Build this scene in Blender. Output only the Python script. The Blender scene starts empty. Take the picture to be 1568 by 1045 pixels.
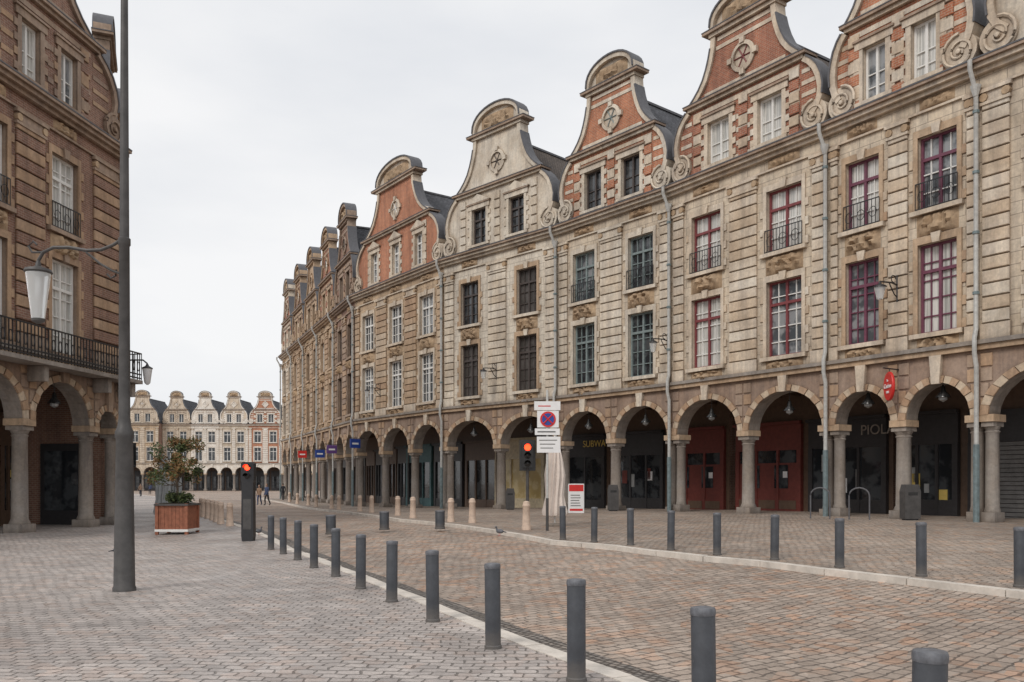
import bpy, math, random
from mathutils import Vector, noise, Matrix
random.seed(7)
R=random.Random(11)
scene=bpy.context.scene
COL=scene.collection
# ---------------------------------------------------------------- materials
MATS={}
def newmat(name):
    m=bpy.data.materials.new(name); m.use_nodes=True
    nt=m.node_tree; b=nt.nodes['Principled BSDF']
    MATS[name]=m
    return m,nt,b
def N(nt,t,**k):
    n=nt.nodes.new(t)
    for a,v in k.items(): setattr(n,a,v)
    return n
def mixc(nt,fac,a,b,mode='MIX'):
    n=N(nt,'ShaderNodeMix',data_type='RGBA',blend_type=mode)
    for s,v in ((0,fac),(6,a),(7,b)):
        if isinstance(v,(int,float)): n.inputs[s].default_value=v
        elif isinstance(v,(tuple,list)): n.inputs[s].default_value=(*v[:3],1)
        else: nt.links.new(v,n.inputs[s])
    return n.outputs[2]
def noise_n(nt,vec,scale,detail=4,rough=.6,stretch=None):
    if stretch:
        mp=N(nt,'ShaderNodeMapping'); mp.inputs['Scale'].default_value=stretch
        nt.links.new(vec,mp.inputs['Vector']); vec=mp.outputs[0]
    n=N(nt,'ShaderNodeTexNoise'); n.inputs['Scale'].default_value=scale
    n.inputs['Detail'].default_value=detail; n.inputs['Roughness'].default_value=rough
    nt.links.new(vec,n.inputs['Vector']); return n.outputs['Fac']
def ramp(nt,fac,a,b,va=(0,0,0),vb=(1,1,1)):
    r=N(nt,'ShaderNodeValToRGB'); e=r.color_ramp.elements
    e[0].position=a; e[1].position=b; e[0].color=(*va,1); e[1].color=(*vb,1)
    nt.links.new(fac,r.inputs[0]); return r.outputs[0]
def weather(nt,col,obj,dark=.5,streak=.4):
    f=ramp(nt,noise_n(nt,obj,.5,7,.68),.34,.60)
    d=mixc(nt,f,(dark,dark*.98,dark*.96),(1,1,1))
    col=mixc(nt,.8,col,d,'MULTIPLY')
    f2=ramp(nt,noise_n(nt,obj,1.7,6,.65,(1.6,1.6,.13)),.38,.58)
    d2=mixc(nt,f2,(1-streak,1-streak,1-streak*.93),(1,1,1))
    col=mixc(nt,.85,col,d2,'MULTIPLY')
    f3=noise_n(nt,obj,8,5,.75)
    d3=ramp(nt,f3,.3,.7,(.82,.82,.83),(1.12,1.1,1.08))
    return mixc(nt,.9,col,d3,'MULTIPLY')
def ao_darken(nt,col,dist=.24,dark=(.52,.47,.43)):  # multiplies a darker brown into the base colour in creases, by the AO factor
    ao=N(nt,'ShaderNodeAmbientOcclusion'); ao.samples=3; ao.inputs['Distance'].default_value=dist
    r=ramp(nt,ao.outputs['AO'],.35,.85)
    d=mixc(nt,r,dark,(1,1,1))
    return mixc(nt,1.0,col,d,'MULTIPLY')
def bump(nt,b,h,strength=.4,dist=.02):
    n=N(nt,'ShaderNodeBump'); n.inputs['Strength'].default_value=strength
    n.inputs['Distance'].default_value=dist
    nt.links.new(h,n.inputs['Height']); nt.links.new(n.outputs[0],b.inputs['Normal'])
def m_stone(name,c,dark=.66,streak=.30,ao=True,c2=None):
    m,nt,b=newmat(name); tc=N(nt,'ShaderNodeTexCoord'); o=tc.outputs['Object']
    col=mixc(nt,ramp(nt,noise_n(nt,o,.9,3),.4,.6),c,c2 or (c[0]*.9,c[1]*.86,c[2]*.82))
    col=weather(nt,col,o,dark,streak)
    if ao: col=ao_darken(nt,col)
    nt.links.new(col,b.inputs['Base Color']); b.inputs['Roughness'].default_value=.9
    bump(nt,b,noise_n(nt,o,14,6,.7),.45,.02)
    return m
def m_masonry(name,c1,c2,mort,bw,rh,ms,dark=.66,streak=.30,bs=.5,ao=True):
    m,nt,b=newmat(name); tc=N(nt,'ShaderNodeTexCoord'); o=tc.outputs['Object']
    br=N(nt,'ShaderNodeTexBrick'); nt.links.new(tc.outputs['UV'],br.inputs['Vector'])
    for k,v in (('Scale',1),('Brick Width',bw),('Row Height',rh),('Mortar Size',ms),('Mortar Smooth',.2),('Bias',-.1)): br.inputs[k].default_value=v
    br.inputs['Color1'].default_value=(*c1,1); br.inputs['Color2'].default_value=(*c2,1); br.inputs['Mortar'].default_value=(*mort,1)
    col=weather(nt,br.outputs['Color'],o,dark,streak)
    if ao: col=ao_darken(nt,col)
    nt.links.new(col,b.inputs['Base Color']); b.inputs['Roughness'].default_value=.9
    inv=N(nt,'ShaderNodeMath',operation='SUBTRACT'); inv.inputs[0].default_value=1; nt.links.new(br.outputs['Fac'],inv.inputs[1])
    ad=N(nt,'ShaderNodeMath',operation='MULTIPLY_ADD'); nt.links.new(noise_n(nt,o,20,5,.7),ad.inputs[0]); ad.inputs[1].default_value=.5
    nt.links.new(inv.outputs[0],ad.inputs[2])
    bump(nt,b,ad.outputs[0],bs,.015)
    return m
def m_plain(name,c,rough=.5,metal=0,var=.25,scale=6,spec=.5,bs=.1):
    m,nt,b=newmat(name); tc=N(nt,'ShaderNodeTexCoord'); o=tc.outputs['Object']
    f=noise_n(nt,o,scale,5,.65)
    col=mixc(nt,ramp(nt,f,.3,.7),tuple(x*(1-var) for x in c),tuple(min(1,x*(1+var*.6)) for x in c))
    nt.links.new(col,b.inputs['Base Color'])
    b.inputs['Roughness'].default_value=rough; b.inputs['Metallic'].default_value=metal
    b.inputs['Specular IOR Level'].default_value=spec
    if bs: bump(nt,b,noise_n(nt,o,scale*5,3),bs,.01)
    return m
def m_paint(name,c):
    # street-furniture paint with scuffs and grime near the foot
    m,nt,b=newmat(name); tc=N(nt,'ShaderNodeTexCoord'); o=tc.outputs['Object']
    col=mixc(nt,ramp(nt,noise_n(nt,o,5,6,.7),.3,.7),tuple(x*.7 for x in c),tuple(x*1.25 for x in c))
    sp=N(nt,'ShaderNodeSeparateXYZ'); nt.links.new(o,sp.inputs[0])
    ad=N(nt,'ShaderNodeMath',operation='MULTIPLY_ADD'); nt.links.new(noise_n(nt,o,9,5,.7),ad.inputs[0]); ad.inputs[1].default_value=.25; nt.links.new(sp.outputs[2],ad.inputs[2])
    col=mixc(nt,ramp(nt,ad.outputs[0],.14,.34,(.6,.6,.6),(0,0,0)),col,(.16,.14,.12))
    col=mixc(nt,ramp(nt,noise_n(nt,o,14,6,.8),.66,.71,(0,0,0),(.7,.7,.7)),col,(.20,.19,.18))
    nt.links.new(col,b.inputs['Base Color'])
    nt.links.new(ramp(nt,noise_n(nt,o,8,4),.3,.7,(.35,)*3,(.6,)*3),b.inputs['Roughness'])
    bump(nt,b,noise_n(nt,o,30,4),.15,.01)
def m_emit(name,c,s):
    m,nt,b=newmat(name); b.inputs['Base Color'].default_value=(*c,1)
    b.inputs['Emission Color'].default_value=(*c,1); b.inputs['Emission Strength'].default_value=s
    return m
def m_glass(name,c,c2,rough=.06,curtain=False):
    m,nt,b=newmat(name); tc=N(nt,'ShaderNodeTexCoord')
    if curtain:
        f=noise_n(nt,tc.outputs['UV'],1,3,.6,(12,.3,1))
        f=ramp(nt,f,.38,.62)
    else:
        f=ramp(nt,noise_n(nt,tc.outputs['UV'],1.1,3,.6),.46,.56)
    nt.links.new(mixc(nt,f,c,c2),b.inputs['Base Color'])
    b.inputs['Roughness'].default_value=rough; b.inputs['Specular IOR Level'].default_value=.75
    bump(nt,b,noise_n(nt,tc.outputs['Object'],2.5,2),.1,.02)
    return m
def m_setts(name,c1,c2,mort,bw,rh,rot,ms=.018,warm=(.32,.2,.13),wamt=.35,rough=.75,wob=.05,fine=1.0,vr=.14):
    m,nt,b=newmat(name); tc=N(nt,'ShaderNodeTexCoord'); o=tc.outputs['Object']
    mp=N(nt,'ShaderNodeMapping'); mp.inputs['Rotation'].default_value=(0,0,rot); nt.links.new(o,mp.inputs[0])
    nz=N(nt,'ShaderNodeTexNoise'); nz.inputs['Scale'].default_value=.7; nz.inputs['Detail'].default_value=4; nt.links.new(o,nz.inputs['Vector'])
    sb=N(nt,'ShaderNodeVectorMath',operation='SUBTRACT'); nt.links.new(nz.outputs['Color'],sb.inputs[0]); sb.inputs[1].default_value=(.5,.5,.5)
    sc=N(nt,'ShaderNodeVectorMath',operation='SCALE'); nt.links.new(sb.outputs[0],sc.inputs[0]); sc.inputs['Scale'].default_value=wob*6
    ad=N(nt,'ShaderNodeVectorMath',operation='ADD'); nt.links.new(mp.outputs[0],ad.inputs[0]); nt.links.new(sc.outputs[0],ad.inputs[1])
    nz2=N(nt,'ShaderNodeTexNoise'); nz2.inputs['Scale'].default_value=9; nt.links.new(o,nz2.inputs['Vector'])
    sc2=N(nt,'ShaderNodeVectorMath',operation='SCALE'); nt.links.new(nz2.outputs['Color'],sc2.inputs[0]); sc2.inputs['Scale'].default_value=.07
    ad2=N(nt,'ShaderNodeVectorMath',operation='ADD'); nt.links.new(ad.outputs[0],ad2.inputs[0]); nt.links.new(sc2.outputs[0],ad2.inputs[1])
    br=N(nt,'ShaderNodeTexBrick'); nt.links.new(ad2.outputs[0],br.inputs['Vector'])
    for k,v in (('Scale',1),('Brick Width',bw),('Row Height',rh),('Mortar Size',ms),('Mortar Smooth',.7),('Bias',0)): br.inputs[k].default_value=v
    br.inputs['Color1'].default_value=(*c1,1); br.inputs['Color2'].default_value=(*c2,1); br.inputs['Mortar'].default_value=(*mort,1)
    col=br.outputs['Color']
    vo=N(nt,'ShaderNodeTexVoronoi'); vo.inputs['Scale'].default_value=4.5; nt.links.new(o,vo.inputs['Vector'])
    se=N(nt,'ShaderNodeSeparateColor'); nt.links.new(vo.outputs['Color'],se.inputs[0])
    wf=ramp(nt,se.outputs[0],.62,.95)
    wm=mixc(nt,wamt,col,mixc(nt,1,col,tuple(x*3.2 for x in warm),'MULTIPLY'))
    col=mixc(nt,wf,col,wm)
    lf=ramp(nt,se.outputs[1],.0,1,(1-vr,)*3,(1+vr,)*3); col=mixc(nt,1,col,lf,'MULTIPLY')
    big=ramp(nt,noise_n(nt,o,.16,7,.68),.36,.64,(.74,.725,.72),(1.15,1.13,1.11))
    col=mixc(nt,1,col,big,'MULTIPLY')
    med=ramp(nt,noise_n(nt,o,1.6,6,.7),.3,.7,(.82,.82,.82),(1.13,1.13,1.13))
    col=mixc(nt,.9,col,med,'MULTIPLY')
    sp=ramp(nt,noise_n(nt,o,38,3,.6),.3,.75,(.8,.8,.8),(1.2,1.2,1.2))
    col=mixc(nt,.8,col,sp,'MULTIPLY')
    pf=ramp(nt,noise_n(nt,o,2.6,6,.85),.69,.72)
    col=mixc(nt,mixc(nt,.5,(0,0,0),pf),col,(.64,.62,.60))
    nt.links.new(col,b.inputs['Base Color'])
    nt.links.new(ramp(nt,noise_n(nt,o,.6,4),.35,.65,(rough-.17,)*3,(rough+.1,)*3),b.inputs['Roughness'])
    b.inputs['Specular IOR Level'].default_value=.4
    inv=N(nt,'ShaderNodeMath',operation='SUBTRACT'); inv.inputs[0].default_value=1; nt.links.new(br.outputs['Fac'],inv.inputs[1])
    h=N(nt,'ShaderNodeMath',operation='MULTIPLY_ADD'); nt.links.new(noise_n(nt,o,12,4,.6),h.inputs[0]); h.inputs[1].default_value=.8
    nt.links.new(inv.outputs[0],h.inputs[2]); bump(nt,b,h.outputs[0],.7*fine,.028)
    return m
m_stone('stone_cream',(.76,.665,.54)); m_stone('stone_cream2',(.70,.58,.44)); m_stone('stone_pale',(.80,.73,.615)); m_stone('stone_pale2',(.74,.655,.53)); m_stone('stone_tan',(.60,.45,.31)); m_stone('stone_tan2',(.54,.38,.255))
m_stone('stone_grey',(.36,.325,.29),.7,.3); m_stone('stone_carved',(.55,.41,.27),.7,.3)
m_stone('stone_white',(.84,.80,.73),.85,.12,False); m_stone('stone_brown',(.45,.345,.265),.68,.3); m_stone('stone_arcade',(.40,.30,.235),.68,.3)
m_masonry('ashlar_cream',(.76,.66,.52),(.70,.59,.45),(.45,.38,.30),.9,.40,.016)
m_masonry('ashlar_pale',(.80,.735,.62),(.75,.675,.56),(.52,.46,.38),.9,.40,.016)
m_masonry('ashlar_tan',(.64,.49,.33),(.57,.42,.28),(.40,.30,.22),.8,.38,.016)
m_masonry('ashlar_white',(.88,.84,.77),(.82,.78,.71),(.6,.56,.5),.9,.40,.02,.85,.1)
m_masonry('brick_orange',(.60,.225,.115),(.47,.165,.085),(.56,.43,.32),.23,.085,.010)
m_masonry('brick_red',(.48,.175,.10),(.37,.13,.075),(.50,.39,.30),.23,.085,.010)
m_masonry('brick_brown',(.33,.18,.125),(.27,.14,.095),(.40,.32,.26),.23,.085,.010)
m_masonry('brick_buff',(.54,.36,.22),(.45,.29,.175),(.52,.42,.32),.23,.085,.010)
m_masonry('slate',(.12,.125,.14),(.075,.078,.088),(.03,.03,.033),.28,.18,.012,.7,.2,.6,False)
m_masonry('roof_tile',(.15,.12,.10),(.10,.082,.07),(.035,.03,.028),.22,.2,.02,.7,.2,.8,False)
m_plain('lead',(.11,.11,.12),.6); m_plain('iron',(.022,.022,.025),.45,0,.2,10)
m_paint('bollard_paint',(.058,.063,.073))
m_plain('bollard_cap',(.13,.135,.15),.45,0,.4,20)
m_plain('post_paint',(.07,.066,.064),.5,0,.4,4)
m_plain('pipe_grey',(.48,.48,.46),.5); m_plain('pipe_teal',(.16,.21,.22),.5,0,.35)
m_plain('frame_white',(.78,.77,.74),.5,0,.08); m_plain('frame_red',(.22,.055,.06),.45); m_plain('frame_plum',(.17,.055,.09),.45)
m_plain('frame_teal',(.22,.27,.27),.5); m_plain('frame_brown',(.075,.06,.055),.5); m_plain('frame_cream',(.6,.55,.45),.5)
m_plain('shop_red',(.155,.034,.026),.55); m_plain('shop_dark',(.035,.033,.035),.4); m_plain('shop_cream',(.55,.47,.33),.55)
m_plain('shop_teal',(.06,.14,.15),.5); m_plain('shop_brown',(.12,.075,.05),.5); m_plain('plaster_ceiling',(.34,.31,.28),.9)
m_plain('shutter_grey',(.17,.165,.16),.5,0,.3,3)
m_plain('white_plastic',(.78,.78,.78),.4,0,.06); m_plain('sign_red',(.62,.025,.02),.4,0,.1); m_plain('sign_blue',(.02,.06,.30),.4,0,.1); m_plain('sign_purple',(.12,.05,.22),.4,0,.1)
m_plain('gold_text',(.70,.52,.14),.5,0,.1); m_plain('fabric_white',(.74,.66,.60),.9,0,.1); m_plain('fabric_grey',(.36,.37,.37),.9,0,.2)
m_plain('planter_wood',(.30,.11,.06),.7,0,.35,9); m_plain('soil',(.04,.03,.02),.95); m_plain('bark',(.12,.09,.065),.9,0,.3,20)
m_plain('leaf_dark',(.05,.075,.03),.6,0,.3,3); m_plain('leaf_green',(.10,.125,.04),.6,0,.3,3); m_plain('leaf_rust',(.25,.14,.055),.6,0,.3,3)
m_plain('skin',(.42,.26,.19),.6,0,.1); m_plain('cloth_dark',(.03,.032,.04),.85); m_plain('hair',(.04,.025,.015),.8)
m_plain('pigeon_grey',(.12,.125,.14),.7); m_plain('kerb_stone',(.64,.585,.52),.8,0,.28,2.5,.4,.5); m_plain('stone_bollard',(.62,.48,.38),.85,0,.25,5,.4,.4)
m_emit('red_light',(1,.035,.01),6); m_plain('lens_dark',(.02,.02,.02),.2)
m_glass('glass_dark',(.02,.023,.027),(.07,.076,.082)); m_glass('glass_mid',(.08,.09,.10),(.28,.29,.30)); m_glass('glass_curtain',(.34,.34,.32),(.72,.71,.67),.1,True)
m_glass('glass_shutter',(.05,.045,.04),(.085,.075,.07),.5); m_glass('glass_warm',(.42,.30,.10),(.55,.44,.22),.3)
m,nt,b=newmat('lantern_glass'); b.inputs['Base Color'].default_value=(.85,.87,.87,1); b.inputs['Roughness'].default_value=.25; b.inputs['Transmission Weight'].default_value=.55; b.inputs['IOR'].default_value=1.1
m_setts('setts_grey',(.50,.455,.425),(.40,.365,.345),(.20,.18,.165),.21,.145,math.radians(4),.014,(.36,.29,.25),.35,.60,.05,1.0,.12)
m_setts('setts_road',(.46,.385,.325),(.36,.295,.245),(.165,.137,.115),.24,.16,math.radians(-38),.017,(.41,.27,.19),.5,.72,.07,1.0,.13)
m_setts('setts_brown',(.43,.365,.31),(.34,.285,.24),(.17,.145,.125),.20,.14,math.radians(52),.016,(.4,.28,.2),.4,.75)
m_setts('gutter_pebbles',(.30,.27,.245),(.19,.175,.16),(.08,.07,.062),.11,.09,math.radians(60),.02,(.35,.3,.25),.3,.7,.05,1.3)
VAR={'stone_cream':['stone_cream','stone_cream','stone_cream2','stone_pale'],'stone_pale':['stone_pale','stone_pale','stone_pale2'],'stone_tan':['stone_tan','stone_tan','stone_tan2','stone_cream2'],'stone_brown':['stone_brown','stone_arcade','stone_tan2'],'brick_brown':['brick_brown']}
# ---------------------------------------------------------------- builder
class B:
    def __init__(s,M=None):
        s.M=M or Matrix.Identity(4); s.parts={}
    def p(s,part):
        return s.parts.setdefault(part,{'v':[],'f':[],'m':[],'uv':[],'mats':[],'sm':[]})
    def face(s,part,pts,mat,smooth=False):
        d=s.p(part)
        if mat not in d['mats']: d['mats'].append(mat)
        pts=[Vector(q) for q in pts]
        n=Vector((0,0,0))
        for i in range(len(pts)):
            a=pts[i]; c=pts[(i+1)%len(pts)]
            n.x+=(a.y-c.y)*(a.z+c.z); n.y+=(a.z-c.z)*(a.x+c.x); n.z+=(a.x-c.x)*(a.y+c.y)
        ax,ay,az=abs(n.x),abs(n.y),abs(n.z)
        i0=len(d['v'])
        for q in pts:
            w=s.M@q; d['v'].append((w.x,w.y,w.z))
            if ay>=ax and ay>=az*.35: d['uv'].append((q.x,q.z))
            elif ax>=az*.35: d['uv'].append((q.y,q.z*(1.0 if az<ax*.3 else 1.25)))
            else: d['uv'].append((q.x,q.y))
        d['f'].append(tuple(range(i0,i0+len(pts)))); d['m'].append(d['mats'].index(mat)); d['sm'].append(smooth)
    def box(s,part,x0,x1,y0,y1,z0,z1,mat):
        a=[(x0,y0,z0),(x1,y0,z0),(x1,y1,z0),(x0,y1,z0),(x0,y0,z1),(x1,y0,z1),(x1,y1,z1),(x0,y1,z1)]
        for f in ((0,1,5,4),(1,2,6,5),(2,3,7,6),(3,0,4,7),(4,5,6,7),(3,2,1,0)):
            s.face(part,[a[i] for i in f],mat)
    def block(s,part,x0,x1,y0,y1,z0,z1,mat,c=.022):
        # stone block with chamfered front edges
        a=[(x0,z0),(x1,z0),(x1,z1),(x0,z1)]; e=[(x0+c,z0+c),(x1-c,z0+c),(x1-c,z1-c),(x0+c,z1-c)]
        s.face(part,[(x,y0,z) for x,z in e],mat)
        for i in range(4):
            j=(i+1)%4
            s.face(part,[(a[i][0],y0+c,a[i][1]),(a[j][0],y0+c,a[j][1]),(e[j][0],y0,e[j][1]),(e[i][0],y0,e[i][1])],mat)
            s.face(part,[(a[i][0],y0+c,a[i][1]),(a[j][0],y0+c,a[j][1]),(a[j][0],y1,a[j][1]),(a[i][0],y1,a[i][1])],mat)
    def prism(s,part,prof,y0,y1,mat,side=None):
        s.face(part,[(x,y0,z) for x,z in prof],mat)
        s.face(part,[(x,y1,z) for x,z in reversed(prof)],mat)
        k=len(prof)
        for i in range(k):
            a=prof[i]; c=prof[(i+1)%k]
            s.face(part,[(a[0],y0,a[1]),(a[0],y1,a[1]),(c[0],y1,c[1]),(c[0],y0,c[1])],side or mat)
    def lathe(s,part,prof,c,mat,seg=12,axis='z',sx=1.0):
        rings=[]
        for r,h in prof:
            ring=[]
            for i in range(seg):
                t=2*math.pi*i/seg
                if axis=='z': ring.append((c[0]+r*math.cos(t),c[1]+r*math.sin(t),c[2]+h))
                else: ring.append((c[0]+r*sx*math.cos(t),c[1]+h,c[2]+r*math.sin(t)))
            rings.append(ring)
        for a,c2 in zip(rings,rings[1:]):
            for i in range(seg):
                j=(i+1)%seg; s.face(part,[a[i],a[j],c2[j],c2[i]],mat,True)
        if prof[0][0]>1e-4: s.face(part,rings[0][::-1],mat)
        if prof[-1][0]>1e-4: s.face(part,rings[-1],mat)
    def tube(s,part,pts,r,mat,seg=6,r2=None):
        pts=[Vector(q) for q in pts]; rings=[]
        for i,q in enumerate(pts):
            t=(pts[min(i+1,len(pts)-1)]-pts[max(i-1,0)]).normalized()
            up=Vector((0,0,1)) if abs(t.z)<.9 else Vector((1,0,0))
            a=t.cross(up).normalized(); bb=t.cross(a)
            rr=r if r2 is None else r+(r2-r)*i/(len(pts)-1)
            rings.append([q+a*rr*math.cos(2*math.pi*k/seg)+bb*rr*math.sin(2*math.pi*k/seg) for k in range(seg)])
        for a,c in zip(rings,rings[1:]):
            for k in range(seg):
                j=(k+1)%seg; s.face(part,[a[k],a[j],c[j],c[k]],mat,True)
        s.face(part,rings[0][::-1],mat); s.face(part,rings[-1],mat)
    def ribbon(s,part,line,y0,y1,w,mat):
        k=len(line); L=[];O=[]
        for i in range(k):
            a=Vector(line[max(i-1,0)]); c=Vector(line[min(i+1,k-1)]); t=(c-a).normalized(); n=Vector((-t.y,t.x))
            q=Vector(line[i]); L.append(q-n*w*.5); O.append(q+n*w*.5)
        for i in range(k-1):
            a,c,d,e=L[i],L[i+1],O[i+1],O[i]
            s.face(part,[(a.x,y0,a.y),(c.x,y0,c.y),(d.x,y0,d.y),(e.x,y0,e.y)],mat)
            s.face(part,[(e.x,y0,e.y),(d.x,y0,d.y),(d.x,y1,d.y),(e.x,y1,e.y)],mat)
            s.face(part,[(a.x,y0,a.y),(c.x,y0,c.y),(c.x,y1,c.y),(a.x,y1,a.y)],mat)
        for q,z in ((L[0],O[0]),(L[-1],O[-1])):
            s.face(part,[(q.x,y0,q.y),(z.x,y0,z.y),(z.x,y1,z.y),(q.x,y1,q.y)],mat)
    def relief(s,part,x0,x1,z0,z1,y,amp,mat,seed=0,nx=18,nz=8):
        P=[]
        for j in range(nz+1):
            row=[]
            for i in range(nx+1):
                fx=i/nx*2-1; fz=j/nz*2-1
                env=max(0,1-abs(fx)**3)*max(0,1-abs(fz)**4)
                q=Vector((abs(fx)*(x1-x0)*2.2+seed*7.3,fz*(z1-z0)*2.6,seed*3.1))
                h=abs(noise.noise(q*1.3))*2.2+.5*math.cos(abs(fx)*9+fz*3)*.6+.35
                row.append((x0+(x1-x0)*i/nx,y-amp*env*max(0,h)-.003,z0+(z1-z0)*j/nz))
            P.append(row)
        for j in range(nz):
            for i in range(nx):
                s.face(part,[P[j][i],P[j][i+1],P[j+1][i+1],P[j+1][i]],mat,True)
    def finish(s,name,loc=None):
        e=bpy.data.objects.new(name,None); COL.objects.link(e); e.empty_display_size=.5
        if loc is not None: e.location=loc
        for part,d in s.parts.items():
            me=bpy.data.meshes.new(part)
            v=d['v']
            if loc is not None: v=[(a-loc[0],b_-loc[1],c-loc[2]) for a,b_,c in v]
            me.from_pydata(v,[],d['f'])
            for mn in d['mats']: me.materials.append(MATS[mn])
            me.polygons.foreach_set('material_index',d['m']); me.polygons.foreach_set('use_smooth',d['sm'])
            uv=me.uv_layers.new(name='UVMap'); flat=[c for q in d['uv'] for c in q]
            uv.data.foreach_set('uv',flat)
            o=bpy.data.objects.new(part,me); COL.objects.link(o); o.parent=e
            if any(d['sm']):
                import bmesh
                bm=bmesh.new(); bm.from_mesh(me); bmesh.ops.remove_doubles(bm,verts=bm.verts,dist=.0004); bm.to_mesh(me); bm.free()
                try: me.set_sharp_from_angle(angle=math.radians(40))
                except Exception: pass
        return e
def frame(PL,PR):
    d=Vector((PR[0]-PL[0],PR[1]-PL[1],0)); W=d.length; d.normalize(); n=Vector((-d.y,d.x,0))
    M=Matrix(((d.x,n.x,0,PL[0]),(d.y,n.y,0,PL[1]),(0,0,1,0),(0,0,0,1)))
    return M,W
def g(x,y):
    n=.783*x+.622*y; u=-.622*x+.783*y
    t=min(1,max(0,(n-9)/20)); v=.45*(1-(1-t)**2)
    k=min(1,max(0,(u-18)/42)); k=k*k*(3-2*k)
    return v*(1-k)
def text(body,M,x,y,z,size,mat,parent,name='lettering'):
    cu=bpy.data.curves.new(name,'FONT'); cu.body=body; cu.size=size; cu.align_x='CENTER'; cu.align_y='CENTER'; cu.extrude=.012
    cu.materials.append(MATS[mat]); o=bpy.data.objects.new(name,cu); COL.objects.link(o)
    mw=M@Matrix.Translation((x,y,z))@Matrix.Rotation(math.pi/2,4,'X')
    o.parent=parent; pl=parent.location; o.matrix_parent_inverse=Matrix.Translation((-pl[0],-pl[1],-pl[2])); o.matrix_basis=mw
    return o
# ---------------------------------------------------------------- house
def window(b,cx,w,z0,z1,fr,gl,rows=4,cols=2,grid=True,dep=.28,mun=None):
    mun=mun or fr
    x0,x1=cx-w/2,cx+w/2
    b.box('windows',x0,x1,dep-.012,dep+.01,z0,z1,gl)
    t=.085; y0,y1=dep-.10,dep-.015
    b.box('windows',x0,x0+t,y0,y1,z0,z1,fr); b.box('windows',x1-t,x1,y0,y1,z0,z1,fr)
    b.box('windows',x0+t,x1-t,y0,y1,z0,z0+t,fr); b.box('windows',x0+t,x1-t,y0,y1,z1-t,z1,fr)
    b.box('windows',cx-.05,cx+.05,y0-.01,y1,z0+t,z1-t,fr)
    zt=z0+(z1-z0)*.70
    if z1-z0>2: b.box('windows',x0+t,x1-t,y0-.02,y1+.002,zt-.055,zt+.055,fr)
    if grid:
        for i in range(1,rows):
            z=z0+(z1-z0)*i/rows
            if abs(z-zt)<.15: continue
            b.box('windows',x0+t,x1-t,y0+.03,y1+.004,z-.02,z+.02,mun)
        if w>1.3:
            for xx in (cx-w*.25,cx+w*.25): b.box('windows',xx-.018,xx+.018,y0+.03,y1+.006,z0+t,z1-t,mun)
def wallholes(b,part,x0,x1,z0,z1,holes,mat,dep=.28,rmat=None,y=0):
    xs=sorted({x0,x1}|{h[0] for h in holes}|{h[1] for h in holes}); zs=sorted({z0,z1}|{h[2] for h in holes}|{h[3] for h in holes})
    for i in range(len(xs)-1):
        for j in range(len(zs)-1):
            mx=(xs[i]+xs[i+1])/2; mz=(zs[j]+zs[j+1])/2
            if any(h[0]<mx<h[1] and h[2]<mz<h[3] for h in holes): continue
            b.face(part,[(xs[i],y,zs[j]),(xs[i+1],y,zs[j]),(xs[i+1],y,zs[j+1]),(xs[i],y,zs[j+1])],mat)
    for h in holes:
        a,c,d,e=h
        for q in (((a,d),(a,e)),((c,d),(c,e)),((a,d),(c,d)),((a,e),(c,e))):
            (xa,za),(xb,zb)=q
            b.face(part,[(xa,y,za),(xb,y,zb),(xb,y+dep,zb),(xa,y+dep,za)],rmat or mat)
def subtract(iv,cuts):
    out=[iv]
    for a,c in cuts:
        nx=[]
        for p,q in out:
            if c<=p or a>=q: nx.append((p,q)); continue
            if a>p: nx.append((p,a))
            if c<q: nx.append((c,q))
        out=nx
    return [(p,q) for p,q in out if q-p>.06]
def grille(b,cx,w,z0,h=.95):
    x0,x1=cx-w/2-.05,cx+w/2+.05; y=-.10
    for z in (z0+.05,z0+h): b.box('ironwork',x0,x1,y-.015,y+.015,z-.018,z+.018,'iron')
    n=max(6,int(w/.14))
    for i in range(n+1):
        x=x0+(x1-x0)*i/n; b.box('ironwork',x-.01,x+.01,y-.01,y+.01,z0,z0+h,'iron')
    for i in range(3):
        xc=x0+(x1-x0)*(i+.5)/3; r=w/9
        b.tube('ironwork',[(xc+r*math.cos(t),y-.012,z0+h*.5+r*1.2*math.sin(t)) for t in [k*math.pi/5 for k in range(11)]],.014,'iron',4)
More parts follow.
